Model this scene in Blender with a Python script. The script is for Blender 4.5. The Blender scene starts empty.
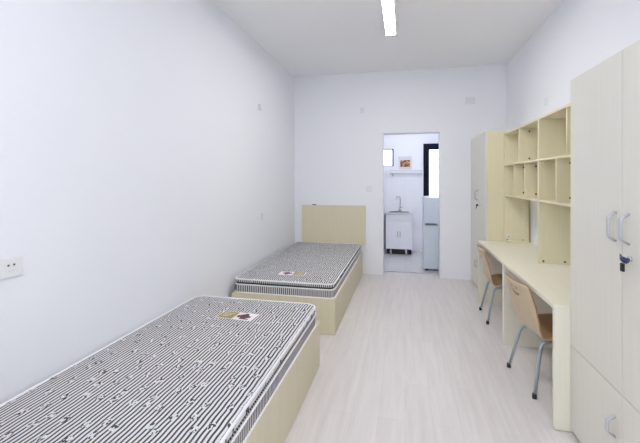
import bpy, bmesh, math, random
from mathutils import Vector, Matrix
random.seed(4)
S = bpy.context.scene
C = S.collection
PI = math.pi

# ------------------------------------------------------------------ helpers
def obj(name, bm, m, parent=None, smooth=False, loc=None):
    me = bpy.data.meshes.new(name)
    bmesh.ops.recalc_face_normals(bm, faces=bm.faces[:])
    bm.to_mesh(me); bm.free()
    if smooth:
        for p in me.polygons: p.use_smooth = True
    mats = m if isinstance(m, (list, tuple)) else [m]
    for q in mats: me.materials.append(q)
    o = bpy.data.objects.new(name, me); C.objects.link(o)
    if parent is not None: o.parent = parent
    if loc is not None: o.location = loc
    return o

def thing(name, label, cat, loc=(0, 0, 0), rz=0, group=None):
    o = bpy.data.objects.new(name, None); C.objects.link(o)
    o.empty_display_size = .1
    o.location = loc; o.rotation_euler = (0, 0, rz)
    o['label'] = label; o['category'] = cat
    if group: o['group'] = group
    return o

def tag(o, label, cat, group=None):
    o['label'] = label; o['category'] = cat
    if group: o['group'] = group
    return o

def struct(name, bm, m, label=None, parent=None):
    o = obj(name, bm, m, parent)
    if parent is None:
        o['kind'] = 'structure'
        if label: o['label'] = label
        o['category'] = name.split('_')[0]
    return o

def dup(root, loc, rz=0, label=None, scale=None):
    r = root.copy(); C.objects.link(r)
    r.location = loc; r.rotation_euler = (0, 0, rz)
    if label: r['label'] = label
    for ch in list(root.children):
        c = ch.copy(); C.objects.link(c); c.parent = r
        for g in list(ch.children):
            d = g.copy(); C.objects.link(d); d.parent = c
    return r

def box(bm, x0, x1, y0, y1, z0, z1, bev=0.0, mi=0):
    b2 = bmesh.new()
    vs = [b2.verts.new(p) for p in ((x0,y0,z0),(x1,y0,z0),(x1,y1,z0),(x0,y1,z0),(x0,y0,z1),(x1,y0,z1),(x1,y1,z1),(x0,y1,z1))]
    for f in ((0,3,2,1),(4,5,6,7),(0,1,5,4),(1,2,6,5),(2,3,7,6),(3,0,4,7)):
        b2.faces.new([vs[i] for i in f])
    if bev > 0:
        bmesh.ops.bevel(b2, geom=b2.edges[:], offset=bev, segments=2, affect='EDGES', profile=.7)
    for f in b2.faces: f.material_index = mi
    tmp = bpy.data.meshes.new('tmp'); b2.to_mesh(tmp); b2.free()
    bm.from_mesh(tmp); bpy.data.meshes.remove(tmp)
    return bm

def B(x0, x1, y0, y1, z0, z1, bev=0.0015):
    return box(bmesh.new(), x0, x1, y0, y1, z0, z1, bev)

def tube(bm, pts, r, seg=10, closed=False, flat=1.0):
    pts = [Vector(p) for p in pts]; n = len(pts)
    rings = []
    nrm = None
    for i in range(n):
        if closed: t = (pts[(i+1) % n] - pts[i-1]).normalized()
        else:
            a = pts[max(i-1, 0)]; b = pts[min(i+1, n-1)]; t = (b-a).normalized()
        if nrm is None:
            up = Vector((0, 0, 1)) if abs(t.z) < .9 else Vector((1, 0, 0))
            nrm = (up - t*up.dot(t)).normalized()
        else:
            nrm = (nrm - t*nrm.dot(t)).normalized()
        bi = t.cross(nrm)
        rad = r[i] if isinstance(r, (list, tuple)) else r
        rings.append([bm.verts.new(pts[i] + nrm*rad*math.cos(2*PI*k/seg) + bi*rad*flat*math.sin(2*PI*k/seg)) for k in range(seg)])
    m = n if closed else n-1
    for i in range(m):
        A, Bb = rings[i], rings[(i+1) % n]
        for k in range(seg):
            bm.faces.new((A[k], A[(k+1) % seg], Bb[(k+1) % seg], Bb[k]))
    if not closed:
        bm.faces.new(rings[0][::-1]); bm.faces.new(rings[-1])
    return bm

def fillet(pts, r, n=6):
    """round the corners of a polyline"""
    P = [Vector(p) for p in pts]; out = [P[0]]
    for i in range(1, len(P)-1):
        a = (P[i-1]-P[i]); b = (P[i+1]-P[i])
        d = min(r, a.length*.45, b.length*.45)
        p0 = P[i]+a.normalized()*d; p2 = P[i]+b.normalized()*d
        for k in range(n+1):
            t = k/n
            out.append(p0*(1-t)**2 + P[i]*2*t*(1-t) + p2*t*t)
    out.append(P[-1]); return out

def rr_outline(x0, x1, y0, y1, r, n=10):
    out = []
    for cx, cy, a0 in ((x1-r, y1-r, 0), (x0+r, y1-r, PI/2), (x0+r, y0+r, PI), (x1-r, y0+r, 3*PI/2)):
        for k in range(n+1):
            a = a0 + k/n*PI/2
            out.append((cx+r*math.cos(a), cy+r*math.sin(a)))
    return out

def slab(bm, x0, x1, y0, y1, z0, z1, r, er, puff=0.0, n=10, m=4):
    """rounded-corner cushion slab with rounded rims and a gently domed top"""
    prof = []
    for k in range(m+1):
        a = -PI/2 + k/m*PI/2
        prof.append((er*(1-math.cos(a)), z0+er+er*math.sin(a)))
    for k in range(m+1):
        a = k/m*PI/2
        prof.append((er*(1-math.cos(a)), z1-er+er*math.sin(a)))
    loops = []
    for ins, z in prof:
        o = rr_outline(x0+ins, x1-ins, y0+ins, y1-ins, max(r-ins, .004), n)
        loops.append([bm.verts.new((x, y, z)) for x, y in o])
    # domed cap
    for ins, dz in ((.05, .5), (.12, .85), (.22, 1.0)):
        o = rr_outline(x0+er+ins, x1-er-ins, y0+er+ins, y1-er-ins, max(r-er-ins, .02), n)
        loops.append([bm.verts.new((x, y, z1+puff*dz)) for x, y in o])
    L = len(loops[0])
    for a, b in zip(loops, loops[1:]):
        for k in range(L):
            bm.faces.new((a[k], a[(k+1) % L], b[(k+1) % L], b[k]))
    bm.faces.new(loops[0][::-1]); bm.faces.new(loops[-1])
    return bm

def disc(bm, c, r, h, axis='y', seg=16):
    M = {'y': Matrix.Rotation(PI/2, 4, 'X'), 'x': Matrix.Rotation(PI/2, 4, 'Y'), 'z': Matrix.Identity(4)}[axis]
    bmesh.ops.create_cone(bm, cap_ends=True, segments=seg, radius1=r, radius2=r, depth=h, matrix=Matrix.Translation(c) @ M)
    return bm

# ---------------------------------------------------------------- materials
class MB:
    def __init__(s, name):
        s.m = bpy.data.materials.new(name); s.m.use_nodes = True
        s.nt = s.m.node_tree; s.b = s.nt.nodes['Principled BSDF']
    def n(s, t, **kw):
        nd = s.nt.nodes.new(t)
        for k, v in kw.items():
            if k in nd.inputs: nd.inputs[k].default_value = v
            else: setattr(nd, k, v)
        return nd
    def l(s, a, b): s.nt.links.new(a, b)
    def math(s, op, a, b=None, c=None):
        nd = s.nt.nodes.new('ShaderNodeMath'); nd.operation = op
        for i, v in enumerate((a, b, c)):
            if v is None: continue
            if isinstance(v, (int, float)): nd.inputs[i].default_value = v
            else: s.l(v, nd.inputs[i])
        return nd.outputs[0]
    def mix(s, f, a, b):
        nd = s.nt.nodes.new('ShaderNodeMix'); nd.data_type = 'RGBA'
        for i, v in ((0, f), (6, a), (7, b)):
            if isinstance(v, (int, float)): nd.inputs[i].default_value = v
            elif isinstance(v, tuple): nd.inputs[i].default_value = (*v, 1)
            else: s.l(v, nd.inputs[i])
        return nd.outputs[2]
    def obj(s, scale=(1, 1, 1)):
        tc = s.n('ShaderNodeTexCoord'); mp = s.n('ShaderNodeMapping')
        mp.inputs['Scale'].default_value = scale
        s.l(tc.outputs['Object'], mp.inputs[0]); return mp.outputs[0]

def plain(name, col, rough=.5, metal=0.0, spec=.5, emit=None):
    b = MB(name)
    b.b.inputs['Base Color'].default_value = (*col, 1)
    b.b.inputs['Roughness'].default_value = rough
    b.b.inputs['Metallic'].default_value = metal
    b.b.inputs['Specular IOR Level'].default_value = spec
    # faint wear so that nothing is a dead flat tone
    nz = b.n('ShaderNodeTexNoise', Scale=35.0, Detail=3.0)
    b.l(b.obj(), nz.inputs['Vector'])
    r = b.math('MULTIPLY_ADD', nz.outputs[0], .10, rough-.05)
    b.l(r, b.b.inputs['Roughness'])
    if emit:
        b.b.inputs['Emission Color'].default_value = (*emit[0], 1)
        b.b.inputs['Emission Strength'].default_value = emit[1]
    return b.m

def wallpaint(name, col):
    b = MB(name)
    nz = b.n('ShaderNodeTexNoise', Scale=1.3, Detail=4.0)
    b.l(b.obj(), nz.inputs['Vector'])
    c = b.mix(nz.outputs[0], tuple(x*.985 for x in col), tuple(min(1, x*1.01) for x in col))
    b.l(c, b.b.inputs['Base Color'])
    b.b.inputs['Roughness'].default_value = .75
    b.b.inputs['Specular IOR Level'].default_value = .25
    n2 = b.n('ShaderNodeTexNoise', Scale=160.0, Detail=2.0); b.l(b.obj(), n2.inputs['Vector'])
    bp = b.n('ShaderNodeBump', Strength=.03, Distance=.002); b.l(n2.outputs[0], bp.inputs['Height'])
    b.l(bp.outputs[0], b.b.inputs['Normal'])
    return b.m

def laminate(name, c1, c2, scale=(60, 60, 2.0), rough=.42):
    b = MB(name)
    nz = b.n('ShaderNodeTexNoise', Scale=1.0, Detail=5.0, Roughness=.6)
    b.l(b.obj(scale), nz.inputs['Vector'])
    rp = b.n('ShaderNodeValToRGB')
    rp.color_ramp.elements[0].position = .3; rp.color_ramp.elements[0].color = (*c1, 1)
    rp.color_ramp.elements[1].position = .7; rp.color_ramp.elements[1].color = (*c2, 1)
    b.l(nz.outputs[0], rp.inputs[0]); b.l(rp.outputs[0], b.b.inputs['Base Color'])
    b.b.inputs['Roughness'].default_value = rough
    b.b.inputs['Specular IOR Level'].default_value = .35
    return b.m

def floor_mat():
    b = MB('pale_oak_laminate')
    tc = b.n('ShaderNodeTexCoord'); mp = b.n('ShaderNodeMapping')
    mp.inputs['Rotation'].default_value = (0, 0, PI/2)
    b.l(tc.outputs['Object'], mp.inputs[0])
    br = b.n('ShaderNodeTexBrick'); br.offset = .37; br.squash = 1
    br.inputs['Scale'].default_value = 1.0
    br.inputs['Brick Width'].default_value = 1.2; br.inputs['Row Height'].default_value = .165
    br.inputs['Mortar Size'].default_value = .0011; br.inputs['Mortar Smooth'].default_value = .3
    br.inputs['Color1'].default_value = (*FLOOR_A, 1); br.inputs['Color2'].default_value = (*FLOOR_B, 1)
    br.inputs['Mortar'].default_value = (*[x*.84 for x in FLOOR_A], 1)
    b.l(mp.outputs[0], br.inputs['Vector'])
    nz = b.n('ShaderNodeTexNoise', Scale=1.0, Detail=6.0, Roughness=.62)
    b.l(b.obj((24, 1.6, 1)), nz.inputs['Vector'])
    rp = b.n('ShaderNodeValToRGB')
    rp.color_ramp.elements[0].position = .32; rp.color_ramp.elements[0].color = (.88, .87, .865, 1)
    rp.color_ramp.elements[1].position = .68; rp.color_ramp.elements[1].color = (1, 1, 1, 1)
    b.l(nz.outputs[0], rp.inputs[0])
    mx = b.n('ShaderNodeMix'); mx.data_type = 'RGBA'; mx.blend_type = 'MULTIPLY'; mx.inputs[0].default_value = 1
    b.l(br.outputs[0], mx.inputs[6]); b.l(rp.outputs[0], mx.inputs[7])
    b.l(mx.outputs[2], b.b.inputs['Base Color'])
    b.b.inputs['Roughness'].default_value = .38
    b.b.inputs['Specular IOR Level'].default_value = .4
    return b.m

def ticking(name, axis_sum, period, duty, dark, brown, white, leaf=True):
    """white ticking with dark thread lines; leaf sprigs break the lines"""
    b = MB(name)
    tc = b.n('ShaderNodeTexCoord'); sp = b.n('ShaderNodeSeparateXYZ')
    b.l(tc.outputs['Object'], sp.inputs[0])
    x, y = sp.outputs[0], sp.outputs[1]
    s = b.math('ADD', x, y) if axis_sum else x
    if leaf:
        wob = b.math('MULTIPLY', b.math('SINE', b.math('MULTIPLY', y, 60.0)), .0008)
        s = b.math('ADD', s, wob)
    fr = b.math('FRACT', b.math('DIVIDE', b.math('ADD', s, 10.0), period))
    line = b.math('LESS_THAN', fr, duty)
    if leaf:
        # scattered leaf sprigs
        vo = b.n('ShaderNodeTexVoronoi', Scale=1.0, Randomness=.7); vo.feature = 'F1'; vo.voronoi_dimensions = '2D'
        b.l(b.obj((1/.085, 1/.115, 0)), vo.inputs['Vector'])
        d = vo.outputs['Distance']
        nz2 = b.n('ShaderNodeTexNoise', Scale=95.0, Detail=1.0); b.l(b.obj((1, .45, 0)), nz2.inputs['Vector'])
        hole = b.math('LESS_THAN', d, .19)
        curl = b.math('MULTIPLY', b.math('GREATER_THAN', d, .05), b.math('GREATER_THAN', nz2.outputs[0], .51))
        line = b.math('ADD', b.math('MULTIPLY', line, b.math('SUBTRACT', 1.0, hole)), b.math('MULTIPLY', curl, hole))
        line = b.math('MINIMUM', line, 1.0)
    par = b.math('LESS_THAN', b.math('FRACT', b.math('DIVIDE', b.math('ADD', s, 10.0), period*2)), .5)
    thread = b.mix(par, dark, brown)
    c = b.mix(line, white, thread)
    b.l(c, b.b.inputs['Base Color'])
    b.b.inputs['Roughness'].default_value = .6
    b.b.inputs['Specular IOR Level'].default_value = .3
    nz = b.n('ShaderNodeTexNoise', Scale=22.0, Detail=2.0); b.l(b.obj(), nz.inputs['Vector'])
    bp = b.n('ShaderNodeBump', Strength=.25, Distance=.004); b.l(nz.outputs[0], bp.inputs['Height'])
    b.l(bp.outputs[0], b.b.inputs['Normal'])
    return b.m

def tilemat(name, c, grout, w, h, vertical):
    b = MB(name)
    tc = b.n('ShaderNodeTexCoord'); mp = b.n('ShaderNodeMapping')
    if vertical: mp.inputs['Rotation'].default_value = (PI/2, 0, 0)
    b.l(tc.outputs['Object'], mp.inputs[0])
    br = b.n('ShaderNodeTexBrick'); br.offset = 0
    br.inputs['Scale'].default_value = 1.0
    br.inputs['Brick Width'].default_value = w; br.inputs['Row Height'].default_value = h
    br.inputs['Mortar Size'].default_value = .003
    br.inputs['Color1'].default_value = (*c, 1); br.inputs['Color2'].default_value = (*[x*.96 for x in c], 1)
    br.inputs['Mortar'].default_value = (*grout, 1)
    b.l(mp.outputs[0], br.inputs['Vector']); b.l(br.outputs[0], b.b.inputs['Base Color'])
    b.b.inputs['Roughness'].default_value = .25
    return b.m

def picture_mat():
    b = MB('picture_print')
    nz = b.n('ShaderNodeTexNoise', Scale=17.0, Detail=4.0); b.l(b.obj((1, 1, 2)), nz.inputs['Vector'])
    rp = b.n('ShaderNodeValToRGB')
    e = rp.color_ramp.elements
    e[0].position = .44; e[0].color = (.12, .045, .02, 1)
    e[1].position = .70; e[1].color = (.85, .62, .25, 1)
    k = e.new(.55); k.color = (.55, .22, .07, 1)
    b.l(nz.outputs[0], rp.inputs[0]); b.l(rp.outputs[0], b.b.inputs['Base Color'])
    b.b.inputs['Roughness'].default_value = .5
    return b.m

FLOOR_A = (.675, .635, .63); FLOOR_B = (.705, .665, .66)
M = {}
M['wall'] = wallpaint('white_wall_paint', (.825, .835, .877))
M['ceil'] = wallpaint('ceiling_paint', (.88, .885, .905))
M['floor'] = floor_mat()
M['lam'] = laminate('cream_maple_laminate', (.71, .655, .455), (.755, .70, .50))
M['lamdoor'] = laminate('pale_maple_door', (.685, .665, .60), (.72, .70, .635))
M['desk'] = laminate('cream_desk_laminate', (.74, .705, .585), (.78, .745, .625), scale=(60, 2, 60))
M['lambed'] = laminate('cream_bed_laminate', (.655, .60, .43), (.70, .645, .47))
M['lamend'] = laminate('cream_end_panel', (.74, .715, .61), (.78, .755, .65))
M['edge'] = plain('pale_edge_band', (.74, .72, .62), .45)
M['seam'] = plain('dark_gap', (.12, .11, .09), .8)
M['grey'] = plain('brushed_grey_handle', (.50, .51, .54), .35, .35)
M['darkgrey'] = plain('dark_grey_frame', (.16, .16, .18), .5)
M['chrome'] = plain('chrome', (.7, .72, .75), .18, 1.0)
M['steel'] = plain('grey_painted_tube', (.42, .47, .53), .3, .55)
M['black'] = plain('black_rubber', (.012, .012, .014), .5)
M['navy'] = plain('navy_plastic_key', (.02, .03, .09), .35)
M['ply'] = laminate('bent_plywood', (.54, .43, .285), (.61, .495, .345), scale=(6, 50, 6), rough=.4)
M['plyseat'] = laminate('brown_upper_face', (.30, .175, .075), (.38, .235, .11), scale=(6, 50, 6), rough=.35)  # upper face of the shell, browner than its back
M['plyedge'] = laminate('plywood_edge', (.36, .20, .09), (.52, .33, .17), scale=(90, 2, 90), rough=.5)
M['ticktop'] = ticking('mattress_ticking', False, .0205, .44, (.034, .034, .040), (.06, .05, .045), (.66, .655, .67))
M['tickside'] = ticking('mattress_border_ticking', True, .020, .50, (.02, .019, .022), (.09, .06, .055), (.66, .65, .66), leaf=False)
M['piping'] = plain('white_piping', (.80, .80, .81), .55)
M['groove'] = plain('dark_pad_gap', (.035, .033, .036), .7)
M['gold'] = plain('gold_label_print', (.31, .245, .05), .4)
M['tagwhite'] = plain('white_label', (.82, .76, .78), .4)
M['maroon'] = plain('maroon_label_print', (.10, .012, .022), .4)
M['plastic'] = plain('white_plastic', (.78, .785, .80), .4)
M['plasticgrey'] = plain('grey_white_plastic', (.73, .74, .78), .45)
M['lamp'] = plain('fluorescent_diffuser', (.9, .9, .9), .4, emit=((1.0, .985, .96), 58.0))
M['kfill'] = plain('kitchen_fill_diffuser', (.9, .9, .9), .4, emit=((.97, .97, 1.0), 32.0))
M['lampbody'] = plain('white_lamp_housing', (.8, .8, .8), .4)
M['white'] = plain('white_lacquer', (.86, .86, .89), .3)
M['stone'] = plain('speckled_worktop', (.66, .66, .69), .3)
M['fridge'] = plain('silver_blue_fridge', (.62, .68, .76), .35)
M['frameblk'] = plain('black_window_frame', (.004, .005, .02), .55, 0, .15)
M['tilewall'] = tilemat('white_wall_tile', (.84, .84, .88), (.78, .78, .82), .30, .45, True)
M['tilefloor'] = tilemat('grey_floor_tile', (.62, .61, .62), (.5, .5, .5), .30, .30, False)
M['picture'] = picture_mat()
gl = MB('window_glass'); gl.b.inputs['Transmission Weight'].default_value = 1; gl.b.inputs['Roughness'].default_value = 0
gl.b.inputs['IOR'].default_value = 1.05; gl.b.inputs['Base Color'].default_value = (.96, .98, 1, 1)
M['glass'] = gl.m

# ------------------------------------------------------------- the room
XL, XR, YF, YB, ZC = -1.765, 1.437, -1.30, 5.97, 3.16
KX0, KX1, KY0, KY1, KZ = -.62, 1.30, 6.22, 8.05, 2.75
struct('floor', B(XL-.2, XR+.2, YF-.2, KY0-.0, -.12, 0, 0), M['floor'], 'pale grey oak laminate floor of the bedroom')
struct('ceiling', B(XL-.2, XR+.2, YF-.2, KY0, ZC, ZC+.12, 0), M['ceil'], 'plain white ceiling')
struct('wall_left', B(XL-.2, XL, YF-.2, KY0, 0, ZC, 0), M['wall'], 'plain white wall beside the beds')
struct('wall_right', B(XR, XR+.2, YF-.2, KY0, 0, ZC, 0), M['wall'], 'white wall behind the desks and wardrobes')
bm = bmesh.new()
DX0, DX1, DZ = -.336, .510, 2.20
box(bm, XL, DX0, YB, KY0, 0, ZC); box(bm, DX1, XR, YB, KY0, 0, ZC); box(bm, DX0, DX1, YB, KY0, DZ, ZC)
struct('wall_back', bm, M['wall'], 'white end wall with the open kitchen doorway')
# wall behind the camera with its wide window
bm = bmesh.new()
WX0, WX1, WZ0, WZ1 = -1.40, 1.00, 1.40, 2.95
box(bm, XL, WX0, YF-.2, YF, 0, ZC); box(bm, WX1, XR, YF-.2, YF, 0, ZC)
box(bm, WX0, WX1, YF-.2, YF, 0, WZ0); box(bm, WX0, WX1, YF-.2, YF, WZ1, ZC)
struct('wall_front', bm, M['wall'], 'white wall with a wide window behind the viewer')
bm = bmesh.new()
for x in (WX0, (WX0+WX1)/2-.025, WX1-.05): box(bm, x, x+.05, YF-.13, YF-.07, WZ0, WZ1)
for z in (WZ0, WZ1-.05): box(bm, WX0+.05, WX1-.05, YF-.13, YF-.07, z, z+.05)
struct('window_1', bm, M['plastic'], 'white window frame behind the viewer')

# kitchen shell
struct('floor_kitchen', B(KX0-.1, KX1+.1, KY0, KY1+.1, -.12, .002, 0), M['tilefloor'], 'grey tiled kitchen floor beyond the doorway')
struct('ceiling_kitchen', B(KX0-.1, KX1+.1, KY0, KY1+.1, KZ, KZ+.1, 0), M['wall'], 'white kitchen ceiling')
struct('wall_kitchen_left', B(KX0-.1, KX0, KY0, KY1+.1, 0, KZ, 0), M['wall'], 'white kitchen wall on the left')
struct('wall_kitchen_right', B(KX1, KX1+.1, KY0, KY1+.1, 0, KZ, 0), M['wall'], 'white kitchen wall on the right')
# back wall of the kitchen with two windows
AX0, AX1, AZ0, AZ1 = -.56, -.235, 1.76, 2.115
BX0, BX1, BZ0, BZ1 = .36, 1.05, 1.02, 2.21
bm = bmesh.new()
for x0, x1, z0, z1 in ((KX0, AX0, 0, KZ), (AX0, AX1, 0, AZ0), (AX0, AX1, AZ1, KZ), (AX1, BX0, 0, KZ), (BX0, BX1, 0, BZ0), (BX0, BX1, BZ1, KZ), (BX1, KX1, 0, KZ)):
    box(bm, x0, x1, KY1, KY1+.1, z0, z1)
struct('wall_kitchen_back', bm, M['wall'], 'white kitchen end wall with two windows')
bm = bmesh.new()
box(bm, KX0, BX0+.015, KY1-.012, KY1, .002, 1.68); box(bm, BX0+.015, KX1, KY1-.012, KY1, .002, BZ0)
struct('trim_1', bm, M['tilewall'], 'white wall tiles on the kitchen end wall')
struct('trim_2', B(DX0, DX1, KY0-.03, KY0+.02, .001, .012, .001), M['grey'], 'grey threshold strip in the kitchen doorway')
# small window
bm = bmesh.new()
box(bm, AX1-.035, AX1, KY1-.015, KY1+.05, AZ0, AZ1); box(bm, AX0, AX0+.02, KY1-.0, KY1+.05, AZ0, AZ1)
box(bm, AX0+.02, AX1-.035, KY1, KY1+.05, AZ1-.018, AZ1); box(bm, AX0+.02, AX1-.035, KY1, KY1+.05, AZ0, AZ0+.015)
w = struct('window_2', bm, M['darkgrey'], 'small bright window high on the kitchen end wall')
struct('window_pane', B(AX0+.02, AX1-.035, KY1+.02, KY1+.025, AZ0+.015, AZ1-.018, 0), M['glass'], parent=w)
# tall black framed window
bm = bmesh.new()
box(bm, BX0, BX0+.115, KY1-.02, KY1+.06, BZ0, BZ1); box(bm, BX1-.1, BX1, KY1-.02, KY1+.06, BZ0, BZ1)
box(bm, BX0+.115, BX1-.1, KY1-.02, KY1+.06, BZ1-.12, BZ1); box(bm, BX0+.115, BX1-.1, KY1-.02, KY1+.06, BZ0, BZ0+.1)
w = struct('window_3', bm, M['frameblk'], 'tall black framed kitchen window above the fridge')
struct('window_pane', B(BX0+.115, BX1-.1, KY1+.02, KY1+.025, BZ0+.1, BZ1-.12, 0), M['glass'], parent=w)

# ---------------------------------------------------------------- ceiling lamps
def batten(y0, y1, label, g):
    t = thing('ceiling_lamp', label, 'lamp', (-.158, (y0+y1)/2, ZC), 0, g)
    h = (y1-y0)/2
    bm = bmesh.new(); box(bm, -.053, .053, -h, h, -.012, -.0005, .001)
    box(bm, -.053, -.0505, -h, h, -.036, -.0122, 0); box(bm, .0505, .053, -h, h, -.036, -.0122, 0)
    obj('housing', bm, M['lampbody'], t)
    o = obj('diffuser', B(-.050, .050, -h+.003, h-.003, -.035, -.0125, .001), M['lamp'], t)
    for s in (-1, 1):
        e = obj('end_cap', B(-.05, .05, h+.0003 if s > 0 else -h-.006, h+.006 if s > 0 else -h-.0003, -.035, -.002, .001), M['lampbody'], t)
    return t
batten(3.10, 4.38, 'long white fluorescent batten lamp glowing on the ceiling', 'ceiling batten lamps')
batten(-.85, .43, 'white fluorescent batten lamp on the ceiling above the viewer', 'ceiling batten lamps')

# ---------------------------------------------------------------- beds and mattresses
def bed(x0, x1, y0, y1, foot, label, hb_x, hb_z, BT):
    """foot='near': foot board faces the viewer, headboard at y1; foot='far': the opposite"""
    t = thing('bed', label, 'bed', ((x0+x1)/2, (y0+y1)/2, 0), 0, 'single beds along the left wall')
    w, l = (x1-x0)/2, (y1-y0)/2
    for s in (-1, 1):
        a, b = (w-.022, w) if s > 0 else (-w, -w+.022)
        obj('side_panel', B(a, b, -l, l, .003, BT, .003), M['lambed'], t)
    for yy in (-l, l-.022):
        obj('end_panel', B(-w+.0225, w-.0225, yy+.0, yy+.022, .003, BT-.001, .002), M['lambed'], t)
    obj('bed_deck', B(-w+.0225, w-.0225, -l+.0225, l-.0225, BT-.035, BT-.012, .002), M['lambed'], t)
    cx = (hb_x[0]+hb_x[1])/2 - (x0+x1)/2; hw = (hb_x[1]-hb_x[0])/2
    yb = (l+.0005, l+.036) if foot == 'near' else (-l-.036, -l-.0005)
    hb = obj('headboard', B(cx-hw, cx+hw, yb[0], yb[1], hb_z[0], hb_z[1], .004), M['lambed'], t)
    obj('edge_strip', B(cx-hw-.012, cx-hw-.0005, yb[0]+.002, yb[1]-.002, hb_z[0], hb_z[1]-.002, .001), M['edge'], hb)
    for s in (-1, 1):
        obj('headboard_post', B(s*(w-.12)-.03, s*(w-.12)+.03, yb[0]+.005, yb[1]-.005, .002, hb_z[0]-.0005, .002), M['lambed'], t)
    if foot == 'near':
        obj('bracket', B(cx-hw+.165, cx-hw+.225, yb[0]+.005, yb[1]-.008, hb_z[1]+.0002, hb_z[1]+.012, .002), M['black'], hb)
    return t
bed(-1.718, -.652, 3.56, 5.932, 'near', 'cream wooden bed with headboard against the far wall', (-1.625, -.605), (.455, 1.072), .343)
bed(-1.745, -.664, .49, 2.955, 'far', 'cream wooden bed nearest the viewer along the left wall', (-1.735, -.69), (.455, 1.03), .362)

def sprig(bm, x, y, z, s, ang):
    pts = []
    for k in range(14):
        a = k/14*2*PI
        r = s*(.78+.22*math.cos(3*a))
        pts.append(bm.verts.new((x+r*math.cos(a+ang)*1.2, y+r*math.sin(a+ang), z)))
    bm.faces.new(pts)

def mattress(x0, x1, y0, y1, label, tg, flip, cr, BT):
    t = thing('mattress', label, 'mattress', ((x0+x1)/2, (y0+y1)/2, BT-.012), 0, 'striped mattresses')
    w, l = (x1-x0)/2, (y1-y0)/2
    z0, z1 = .002, .145
    obj('mattress_body', slab(bmesh.new(), -w+.006, w-.006, -l+.006, l-.006, z0+.004, z0+.094, cr, .010), M['tickside'], t, True)
    obj('pad_gap_shade', slab(bmesh.new(), -w+.016, w-.016, -l+.016, l-.016, z0+.0945, z0+.109, cr-.005, .004), M['groove'], t, True)  # shaded gap under the pillow top, painted as a dark band
    obj('pillow_top', slab(bmesh.new(), -w+.003, w-.003, -l+.003, l-.003, z0+.1095, z1, cr+.005, .014, .012), M['ticktop'], t, True)
    for z, r, nm in ((z0+.0105, .006, 'bottom_piping'), (z0+.089, .0065, 'middle_piping'), (z1-.003, .0075, 'top_piping')):
        ins = .005 if z < .12 else .010
        o = [(x, y, z) for x, y in rr_outline(-w+ins, w-ins, -l+ins, l-ins, cr, 12)]
        obj(nm, tube(bmesh.new(), o, r, 8, closed=True), M['piping'], t, True)
    # sewn-on label
    cx, cy = tg[0]-(x0+x1)/2, tg[1]-(y0+y1)/2
    zt = z1+.0125
    lab = obj('label_patch', B(-.14, .14, -.068, .068, 0, .0012, 0), M['tagwhite'], t)
    lab.location = (cx, cy, zt); lab.rotation_euler = (0, 0, tg[2] + (PI if flip else 0))
    bm = bmesh.new(); box(bm, -.132, -.012, -.062, .062, .0013, .0019)
    obj('gold_panel', bm, M['gold'], lab)
    bm = bmesh.new()
    for k in range(3):                                    # illegible printed lines
        box(bm, -.115, -.035-.012*k, .028-.026*k, .033-.026*k, .0020, .0024)
    obj('printed_lines', bm, M['tagwhite'], lab)
    bm = bmesh.new()
    sprig(bm, .060, -.012, .0016, .044, .4); sprig(bm, .055, .026, .0017, .032, 1.4); sprig(bm, .022, -.004, .0018, .026, 2.2)
    box(bm, .035, .105, -.053, -.040, .0014, .0018)
    obj('emblem', bm, M['maroon'], lab)
    return t
mattress(-1.712, -.662, 3.575, 5.925, 'striped black and white mattress on the bed by the headboard', (-1.165, 3.86, .05), True, .06, .343)
mattress(-1.742, -.670, .51, 2.945, 'large striped black and white mattress nearest the viewer', (-1.175, 2.53, -.06), False, .095, .362)

# ---------------------------------------------------------------- wardrobes
def grip(bm, y, z0, z1, x):
    p = [(x, y, z1), (x-.032, y, z1-.020), (x-.032, y, z0+.020), (x, y, z0)]
    return tube(bm, fillet(p, .008, 4), .0058, 8, flat=1.9)

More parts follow.
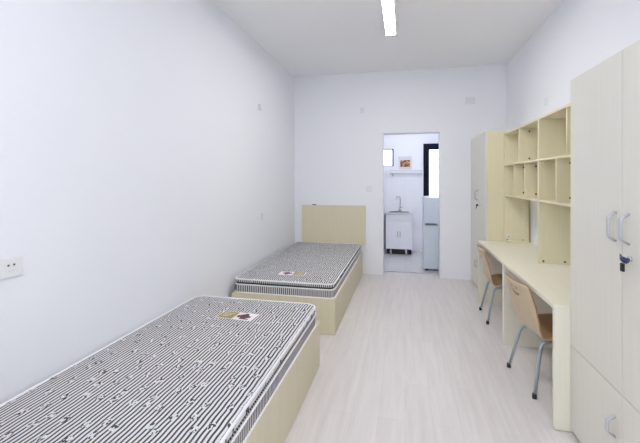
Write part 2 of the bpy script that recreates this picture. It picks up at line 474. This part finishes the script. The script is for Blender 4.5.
def wardrobe(ywall, W, label, key):
    H, X = 2.07, .946
    t = thing('wardrobe', label, 'wardrobe', (X, ywall, 0), 0, 'cream wardrobes on the right')
    # local: x=0 door face, y runs from -W to 0
    d = XR-X-.004
    bm = bmesh.new()
    box(bm, .020, d, -.018, 0, .003, H, .0015); box(bm, .020, d, -W, -W+.018, .003, H, .0015)
    box(bm, .020, d, -W+.0185, -.0185, H-.018, H, .0015); box(bm, .030, d, -W+.0185, -.0185, .003, .035, .001)
    box(bm, d-.008, d, -W+.0185, -.0185, .036, H-.019, 0); box(bm, .022, d-.01, -W+.0185, -.0185, .511, .529, 0)
    obj('carcass', bm, M['lam'], t)
    zs = .520; g = .0022
    for i, (ya, yb) in enumerate(((-W/2+g, -.001), (-W+.001, -W/2-g))):
        s = 1 if i == 0 else -1
        for (za, zb, h0, h1) in ((zs+g, H-.002, 1.205, 1.338), (.028, zs-g, .296, .392)):
            dr = obj('door', B(0, .018, ya, yb, za, zb, .0012), M['lamdoor'], t)
            obj('handle', grip(bmesh.new(), (-W/2 + s*.052) if za > .1 else (-W/2+.062 if s > 0 else -W+.06), h0, h1, .0005), M['grey'], dr, True)
            if za > .1 and i == 1:
                bm = bmesh.new(); disc(bm, (-.004, -W/2-0.068, 1.145), .012, .009, 'x')
                obj('lock', bm, M['chrome'], dr, True)
                if key:
                    bm = bmesh.new()
                    tube(bm, [(-.008, -W/2-0.068, 1.145), (-.030, -W/2-0.068, 1.147)], .004, 8)
                    tube(bm, fillet([(-.028, -W/2-0.043, 1.160), (-.034, -W/2-0.070, 1.147), (-.036, -W/2-0.106, 1.143)], .01, 3), [.003, .006, .009, .011, .012, .012, .007][:6] , 8)
                    obj('key', bm, M['navy'], dr, True)
                    obj('key_fob', B(-.040, -.030, -W/2-0.086, -W/2-0.064, 1.092, 1.128, .004), M['black'], dr)
                else:
                    bm = bmesh.new()
                    box(bm, -.030, -.009, -W/2-0.082, -W/2-0.056, 1.132, 1.158, .003)
                    tube(bm, [(-.026, -W/2-.068, 1.133), (-.028, -W/2-.068, 1.10)], .005, 8)
                    obj('key', bm, M['black'], dr)
    return t
wardrobe(2.505, 1.09, 'tall cream wardrobe nearest the viewer with two bent grey handles', True)
wardrobe(5.965, 1.035, 'tall cream wardrobe against the far wall beyond the desks', False)

# ---------------------------------------------------------------- desks
DT = .745; DF = .857
def desk(y0, y1, label):
    t = thing('desk', label, 'desk', (DF, (y0+y1)/2, 0), 0, 'cream desks along the right wall')
    l = (y1-y0)/2; d = XR-DF-.004
    top = obj('desktop', B(0, d, -l+.0005, l-.0005, DT-.025, DT, .002), M['desk'], t)
    for a in (-l+.001, l-.026):
        obj('end_panel', B(.004, d, a, a+.025, .003, DT-.0255, .0015), M['lamend'], t)
    obj('modesty_panel', B(d-.05, d-.032, -l+.0265, l-.0265, .30, DT-.0255, .001), M['lam'], t)
    return t
d1 = desk(2.508, 3.713, 'cream desk with the chair nearest the viewer tucked under')
d2 = desk(3.715, 4.922, 'cream desk beside the far wardrobe')

# ---------------------------------------------------------------- bookcases standing on the desks
SX = 1.15; ZT = 2.035; ZM = 1.668; ZL = 1.308; TH = .018
def bookcase(y0, y1, label, rail):
    t = thing('bookcase', label, 'bookcase', (SX, (y0+y1)/2, DT), 0, 'open cream bookcases over the desks')
    l = (y1-y0)/2; d = 1.412-SX
    zt, zm, zl = ZT-DT, ZM-DT, ZL-DT
    def caps(par, y, zs, xs=(.10,)):
        for x in xs:
            for z in zs:
                obj('cam_cap', disc(bmesh.new(), (x, y-.0012, z), .0095, .002, 'y', 12), M['seam'], par)
    for s in (-1, 1):
        a = l-TH if s > 0 else -l
        o = obj('side_panel', B(0, d, a, a+TH, .001, zt-TH-.0005, .001), M['lam'], t)
        if s > 0:
            caps(o, a, (.022,), (.035, .205))
    obj('top_board', B(0, d, -l, l, zt-TH, zt, .001), M['lam'], t)
    obj('middle_shelf', B(.001, d, -l+TH+.0003, l-TH-.0003, zm-TH, zm, .001), M['lam'], t)
    obj('bottom_shelf', B(.001, d, -l+TH+.0003, l-TH-.0003, zl-TH, zl, .001), M['lam'], t)
    o = obj('divider', B(.002, d, -TH/2, TH/2, zm+.0003, zt-TH-.0003, .001), M['lam'], t)
    caps(o, -TH/2, (zm+.035, zt-TH-.035))
    for k in (1, 2):
        y = -l + 2*l*k/3
        o = obj('divider', B(.002, d, y-TH/2, y+TH/2, zl+.0003, zm-TH-.0003, .001), M['lam'], t)
        caps(o, y-TH/2, (zl+.035, zm-TH-.035))
    if rail:
        obj('cable_rail', B(.02, d-.005, l-TH-.06, l-TH-.0005, .001, .022, .002), M['lam'], t)
        pl = obj('socket_plate', B(.012, .072, l-TH-.006, l-TH-.0004, .045, .105, .003), M['edge'], t)
        obj('socket_hole', B(.038, .050, l-TH-.0075, l-TH-.0062, .056, .066, .0004), M['seam'], pl)
    return t
bookcase(3.722, 4.918, 'open cream bookcase over the desk by the far wardrobe', True)
bookcase(2.515, 3.719, 'open cream bookcase beside the near wardrobe', False)

# ---------------------------------------------------------------- chairs
def smooth_poly(P, n):
    """Catmull-Rom through P"""
    P = [Vector(p) for p in P]; out = []
    for i in range(len(P)-1):
        p0 = P[max(i-1, 0)]; p1 = P[i]; p2 = P[i+1]; p3 = P[min(i+2, len(P)-1)]
        for k in range(n):
            t = k/n
            out.append(.5*((2*p1)+(p2-p0)*t+(2*p0-5*p1+4*p2-p3)*t*t+(3*p1-p0-3*p2+p3)*t**3))
    out.append(P[-1]); return out

def shell_mesh():
    prof = smooth_poly([(.425, 0, .402), (.395, 0, .423), (.29, 0, .423), (.17, 0, .408), (.098, 0, .394), (.056, 0, .402), (.034, 0, .445), (.004, 0, .55), (-.028, 0, .655), (-.058, 0, .748)], 5)
    n = len(prof); NL = 12; th = .011
    bm = bmesh.new(); up = []; dn = []
    L = [0]
    for a, b in zip(prof, prof[1:]): L.append(L[-1]+(b-a).length)
    T = L[-1]
    for i, p in enumerate(prof):
        t = (prof[min(i+1, n-1)]-prof[max(i-1, 0)]).normalized()
        nr = Vector((t.z, 0, -t.x))            # towards the sitter
        if nr.x*1 + nr.z < 0: nr = -nr
        hw = .218
        if p.z > .48: hw = .218 - .010*(p.z-.48)/.27
        e = min(L[i], T-L[i])                   # rounded front lip and top corners
        rc = .055 if i < n/2 else .032
        if e < rc: hw -= rc - math.sqrt(max(0, rc*rc-(rc-e)**2))
        back = max(0, min(1, (p.z-.46)/.15)) if p.x < .1 else 0
        ru, rd = [], []
        for j in range(NL+1):
            s = -1+2*j/NL
            off = nr*(back*.022*s*s + (1-back)*.006*s*s)
            q = p + Vector((0, s*hw, 0)) + off
            ru.append(bm.verts.new(q+nr*th/2)); rd.append(bm.verts.new(q-nr*th/2))
        up.append(ru); dn.append(rd)
    for i in range(n-1):
        for j in range(NL):
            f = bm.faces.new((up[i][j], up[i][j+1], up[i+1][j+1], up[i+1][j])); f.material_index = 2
            bm.faces.new((dn[i][j], dn[i+1][j], dn[i+1][j+1], dn[i][j+1]))
        for j in (0, NL):
            f = bm.faces.new((up[i][j], up[i+1][j], dn[i+1][j], dn[i][j])); f.material_index = 1
    for i in (0, n-1):
        for j in range(NL):
            f = bm.faces.new((up[i][j], up[i][j+1], dn[i][j+1], dn[i][j])); f.material_index = 1
    return bm

def make_chair(label):
    t = thing('chair', label, 'chair', (0, 0, 0), 0, 'bent plywood chairs at the desks')
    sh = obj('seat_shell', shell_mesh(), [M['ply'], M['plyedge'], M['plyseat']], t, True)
    # the smiling face cut through the backrest
    bm = bmesh.new()
    for s in (-1, 1):
        tube(bm, [(-.12, s*.038, .700), (.04, s*.038, .700)], .0095, 12)
    arc = [(-.021+.0*k, .058*math.sin(a), .690-.058*math.cos(a)*.8) for k, a in enumerate([-1.05+2.1*i/12 for i in range(13)])]
    n = len(arc); ring = []
    for i, p in enumerate(arc):
        a = -1.05+2.1*i/(n-1); w = .0055+.002*math.cos(a)
        d = Vector((0, math.sin(a), -math.cos(a)))
        q = Vector(p)
        ring.append([bm.verts.new((x, q.y+d.y*sg*w, q.z+d.z*sg*w)) for x, sg in ((-.12, 1), (.05, 1), (.05, -1), (-.12, -1))])
    for a, b in zip(ring, ring[1:]):
        for k in range(4): bm.faces.new((a[k], a[(k+1) % 4], b[(k+1) % 4], b[k]))
    bm.faces.new(ring[0][::-1]); bm.faces.new(ring[-1])
    cut = obj('cutter', bm, M['plyedge'])
    md = sh.modifiers.new('cut', 'BOOLEAN'); md.operation = 'DIFFERENCE'; md.object = cut; md.solver = 'EXACT'
    bpy.context.view_layer.update()
    me = bpy.data.meshes.new_from_object(sh.evaluated_get(bpy.context.evaluated_depsgraph_get()))
    sh.modifiers.clear(); old = sh.data; sh.data = me; bpy.data.meshes.remove(old); me.name = 'seat_shell'
    cm = cut.data; bpy.data.objects.remove(cut); bpy.data.meshes.remove(cm)
    # side frames: rear foot, up, under the seat, down to the front foot
    for s in (-1, 1):
        yf, yt = s*.215, s*.155
        P = [(0, yf, .012), (.070, yt, .357), (.33, yt, .376), (.385, yf, .012)]
        f = obj('leg_frame', tube(bmesh.new(), fillet(P, .05, 7), .0115, 12), M['steel'], t, True)
        for x in (-.0015, .3865):
            bm = bmesh.new(); bmesh.ops.create_cone(bm, cap_ends=True, segments=14, radius1=.0155, radius2=.0140, depth=.032, matrix=Matrix.Translation((x, yf, .0165)))
            obj('foot_cap', bm, M['black'], f, True)
        for x, z in ((.13, .379), (.28, .395)):
            bm = bmesh.new(); disc(bm, (x, yt, z+.006), .010, .020, 'z')
            obj('seat_bolt', bm, M['steel'], f, True)
    for x, z in ((.105, .3595), (.30, .374)):
        obj('cross_bar', tube(bmesh.new(), [(x, -.146, z), (x, .146, z)], .009, 10), M['steel'], t, True)
    return t
c1 = make_chair('plywood chair with a smiling cut-out, tucked under the nearer desk')
c1.location = (.829, 3.055, 0); c1.rotation_euler = (0, 0, math.radians(7.5))
c2 = dup(c1, (.832, 4.408, 0), math.radians(-1.3), 'plywood chair tucked under the desk beside the far wardrobe')

# ---------------------------------------------------------------- small wall plates
def plate(name, label, cat, loc, rz, w, h, parts, d=.010, group='white wall plates'):
    """local: y is out of the wall towards -y, x along the wall"""
    t = thing(name, label, cat, loc, rz, group)
    obj('cover_plate', B(-w/2, w/2, -d, -.0005, -h/2, h/2, .003), M['plasticgrey'] if name != 'wall_socket' else M['plastic'], t)
    for nm, x, z, ww, hh, dd, m in parts:
        obj(nm, B(x-ww/2, x+ww/2, -d-dd, -d-.0002, z-hh/2, z+hh/2, min(.0015, dd/3)), m, t)
    return t
holes = [('socket_hole', -.050, .012, .009, .009, .0012, M['seam']), ('socket_hole', .008, .012, .009, .009, .0012, M['seam']),
         ('socket_hole', .034, .012, .009, .009, .0012, M['seam']), ('socket_slot', .014, -.014, .004, .011, .0010, M['plasticgrey']), ('socket_slot', .030, -.014, .004, .011, .0010, M['plasticgrey'])]
rocker = [('rocker', 0, 0, .05, .055, .005, M['plastic'])]
plate('wall_socket', 'white double wall socket on the left wall at the photo edge', 'socket', (XL, 1.36, 1.085), PI/2, .145, .088, holes)
plate('wall_switch', 'small white switch on the left wall above the far mattress', 'switch', (XL, 4.53, 1.015), PI/2, .075, .086, rocker, .012)
plate('wall_plate', 'small white cover high on the left wall', 'wall plate', (XL, 4.43, 2.38), PI/2, .06, .075, [('cap', 0, -.02, .03, .02, .014, M['plastic'])], .014)
plate('wall_plate', 'small white cover high on the end wall, left of the doorway', 'wall plate', (-.663, YB, 2.57), 0, .06, .085, [('cap', .0, -.02, .03, .02, .010, M['plastic'])], .012)
plate('wall_plate', 'white square cover high on the end wall above the far wardrobe', 'wall plate', (.935, YB, 2.645), 0, .14, .10, [('cap', -.01, -.03, .08, .02, .008, M['plastic'])], .012)
plate('wall_plate', 'small white cover high on the right wall above the bookcases', 'wall plate', (XR, 4.39, 2.30), -PI/2, .06, .085, [('cap', 0, -.02, .03, .02, .010, M['plastic'])], .012)
plate('wall_switch', 'square white light switch beside the kitchen doorway', 'switch', (-.555, YB, 1.33), 0, .086, .086, rocker, .010)

# ---------------------------------------------------------------- kitchen things
t = thing('sink_cabinet', 'white two-door sink cabinet with chrome feet in the kitchen', 'cabinet', (-.122, 7.58, .002))
cw, cd = .257, .452
bm = bmesh.new()
box(bm, -cw+.001, cw, .020, cd, .115, .790, .002)
obj('carcass', bm, M['white'], t)
obj('side_gap_shade', B(-cw-.018, -cw, .006, cd, .100, .795, .001), M['black'], t)  # shade in the gap beside the cabinet, painted as a black panel
obj('recessed_plinth', B(-cw+.02, cw-.02, .10, cd-.02, .002, .114, .001), M['black'], t)
for s in (-1, 1):
    a, b = (-cw+.003, -.0015) if s < 0 else (.0015, cw-.035)
    dr = obj('door', B(a, b, 0, .0195, .12, .665, .003), M['white'], t)
    obj('handle', tube(bmesh.new(), fillet([(s*.022, .0, .46), (s*.022, -.025, .46), (s*.022, -.025, .36), (s*.022, 0, .36)], .008, 3), .006, 8), M['chrome'], dr, True)
obj('apron', B(-cw+.003, cw-.035, .002, .0195, .672, .788, .002), M['white'], t)
obj('side_trim', B(cw-.032, cw, 0, .0195, .115, .79, .002), M['white'], t)
for x in (-cw+.10, cw-.12):
    for y in (.05, cd-.06):
        obj('foot', tube(bmesh.new(), [(x, y, .0), (x, y, .1145)], [.024, .020], 12), M['chrome'], t, True)
bm = bmesh.new()
box(bm, -cw-.02, cw+.015, -.02, .08, .796, .825, .003); box(bm, -cw-.02, cw+.015, .38, cd, .796, .825, .003)
box(bm, -cw-.02, -cw+.06, .08, .38, .796, .825, .0); box(bm, cw-.06, cw+.015, .08, .38, .796, .825, .0)
ct = obj('countertop', bm, M['stone'], t)
bm = bmesh.new()
box(bm, -cw+.06, cw-.06, .08, .38, .70, .705); box(bm, -cw+.058, -cw+.06, .08, .38, .70, .824); box(bm, cw-.06, cw-.058, .08, .38, .70, .824)
box(bm, -cw+.06, cw-.06, .078, .08, .70, .824); box(bm, -cw+.06, cw-.06, .38, .382, .70, .824)
obj('sink_bowl', bm, M['chrome'], t)
fa = obj('faucet', tube(bmesh.new(), fillet([(.02, .42, .825), (.02, .42, 1.10), (-.0, .36, 1.14), (-.055, .27, 1.12), (-.06, .262, 1.06)], .05, 6), .011, 10), M['chrome'], t, True)
obj('tap_base', tube(bmesh.new(), [(.02, .42, .8255), (.02, .42, .90)], [.026, .018], 12), M['chrome'], fa, True)
obj('lever', tube(bmesh.new(), [(.03, .42, .89), (.075, .40, .93)], .007, 8), M['chrome'], fa, True)

t = thing('refrigerator', 'small pale silver two-door refrigerator inside the kitchen doorway', 'refrigerator', (.292, 6.38, .002))
obj('body', B(0, .50, .045, .55, .03, 1.19, .006), M['fridge'], t)
dr = obj('freezer_door', B(0, .50, 0, .042, .750, 1.19, .008), M['fridge'], t)
obj('handle_recess', B(.03, .20, -.004, -.0003, .751, .771, .001), M['seam'], dr)
dr = obj('fridge_door', B(0, .50, 0, .042, .035, .735, .008), M['fridge'], t)
obj('handle_strip', B(.22, .49, -.006, -.0003, .710, .733, .002), M['white'], dr)
for x in (.05, .45):
    for y in (.07, .50):
        bm = bmesh.new(); disc(bm, (x, y, .015), .018, .030, 'z'); obj('foot', bm, M['black'], t)

t = thing('picture', 'small framed orange-brown picture above the sink', 'picture', (-.005, KY1, 1.825))
bm = bmesh.new()
for x0, x1, z0, z1 in ((-.14, -.125, -.14, .14), (.125, .14, -.14, .14), (-.125, .125, -.14, -.125), (-.125, .125, .125, .14)):
    box(bm, x0, x1, -.02, -.001, z0, z1, .002)
obj('picture_frame', bm, M['plasticgrey'], t)
obj('mat_board', B(-.1245, .1245, -.010, -.001, -.1245, .1245, 0), M['stone'], t)
obj('print', B(-.098, .098, -.0125, -.0102, -.085, .055, 0), M['picture'], t)

t = thing('wall_rail', 'white wire rail on the tiles above the sink', 'rail', (.015, KY1-.012, 1.64))
obj('rail_bar', tube(bmesh.new(), [(-.33, -.09, .02), (.33, -.09, .02)], .009, 8), M['plastic'], t, True)
obj('back_bar', tube(bmesh.new(), [(-.33, -.02, -.03), (.33, -.02, -.03)], .009, 8), M['plasticgrey'], t, True)
for x in (-.31, 0, .31):
    obj('bracket', tube(bmesh.new(), fillet([(x, -.001, -.03), (x, -.03, -.035), (x, -.09, .018)], .02, 4), .007, 8), M['plastic'], t, True)
obj('hook', tube(bmesh.new(), fillet([(-.27, -.03, -.035), (-.27, -.035, -.09), (-.25, -.05, -.085)], .01, 3), .010, 8), M['grey'], t, True)

t = obj('water_pipe', tube(bmesh.new(), [(0, 0, 0), (0, 0, 1.75)], .03, 14), M['white'], None, True, (-.455, 7.96, .004))
tag(t, 'white vertical pipe in the kitchen corner left of the sink', 'pipe')

# unseen ceiling lamp added to brighten the kitchen
t = thing('ceiling_lamp', 'added round lamp, unseen, brightening the kitchen beyond the doorway', 'lamp', (.15, 7.1, KZ))
bm = bmesh.new(); disc(bm, (0, 0, -.012), .17, .022, 'z', 32); obj('housing', bm, M['lampbody'], t)
bm = bmesh.new(); bmesh.ops.create_uvsphere(bm, u_segments=28, v_segments=12, radius=.16, matrix=Matrix.Translation((0, 0, -.025)) @ Matrix.Diagonal((1, 1, .35, 1)))
bmesh.ops.delete(bm, geom=[v for v in bm.verts if v.co.z > -.0245], context='VERTS')
bmesh.ops.holes_fill(bm, edges=[e for e in bm.edges if e.is_boundary])
obj('diffuser', bm, M['kfill'], t, True)

# ---------------------------------------------------------------- daylight
w = bpy.data.worlds.new('overcast'); S.world = w; w.use_nodes = True
bg = w.node_tree.nodes['Background']
tcn = w.node_tree.nodes.new('ShaderNodeTexCoord'); spn = w.node_tree.nodes.new('ShaderNodeSeparateXYZ')
rmp = w.node_tree.nodes.new('ShaderNodeValToRGB')
rmp.color_ramp.elements[0].position = .45; rmp.color_ramp.elements[0].color = (.72, .78, .88, 1)
rmp.color_ramp.elements[1].position = .75; rmp.color_ramp.elements[1].color = (.86, .93, 1, 1)
mm = w.node_tree.nodes.new('ShaderNodeMath'); mm.operation = 'MULTIPLY_ADD'; mm.inputs[1].default_value = .5; mm.inputs[2].default_value = .5
w.node_tree.links.new(tcn.outputs['Generated'], spn.inputs[0]); w.node_tree.links.new(spn.outputs[2], mm.inputs[0])
w.node_tree.links.new(mm.outputs[0], rmp.inputs[0]); w.node_tree.links.new(rmp.outputs[0], bg.inputs[0])
bg.inputs[1].default_value = 4.2

def portal(loc, rot, sx, sy):
    L = bpy.data.lights.new('window_portal', 'AREA'); L.shape = 'RECTANGLE'; L.size = sx; L.size_y = sy
    L.cycles.is_portal = True
    o = bpy.data.objects.new('window_portal', L); C.objects.link(o); o.location = loc; o.rotation_euler = rot
portal(((WX0+WX1)/2, YF-.22, (WZ0+WZ1)/2), (PI/2, 0, 0), WX1-WX0, WZ1-WZ0)
portal(((BX0+BX1)/2, KY1+.12, (BZ0+BZ1)/2), (-PI/2, 0, 0), BX1-BX0, BZ1-BZ0)

# ---------------------------------------------------------------- camera
F = 380.0; VX = 406.5; VY = 179.0
cam = bpy.data.cameras.new('camera'); co = bpy.data.objects.new('camera', cam); C.objects.link(co)
cam.sensor_fit = 'HORIZONTAL'; cam.sensor_width = 36; cam.lens = F/640*36
cam.shift_x = 1.2/640; cam.shift_y = -(221.5-VY)/640
yaw = math.atan((VX-320)/F)
co.location = (0, 0, 1.49); co.rotation_euler = (PI/2, 0, yaw)
cam.clip_start = .02
S.camera = co

S.view_settings.view_transform = 'Standard'; S.view_settings.look = 'None'
S.view_settings.exposure = 0.3; S.view_settings.gamma = 1.0
S.view_settings.use_curve_mapping = False
S.cycles.max_bounces = 12; S.cycles.diffuse_bounces = 8
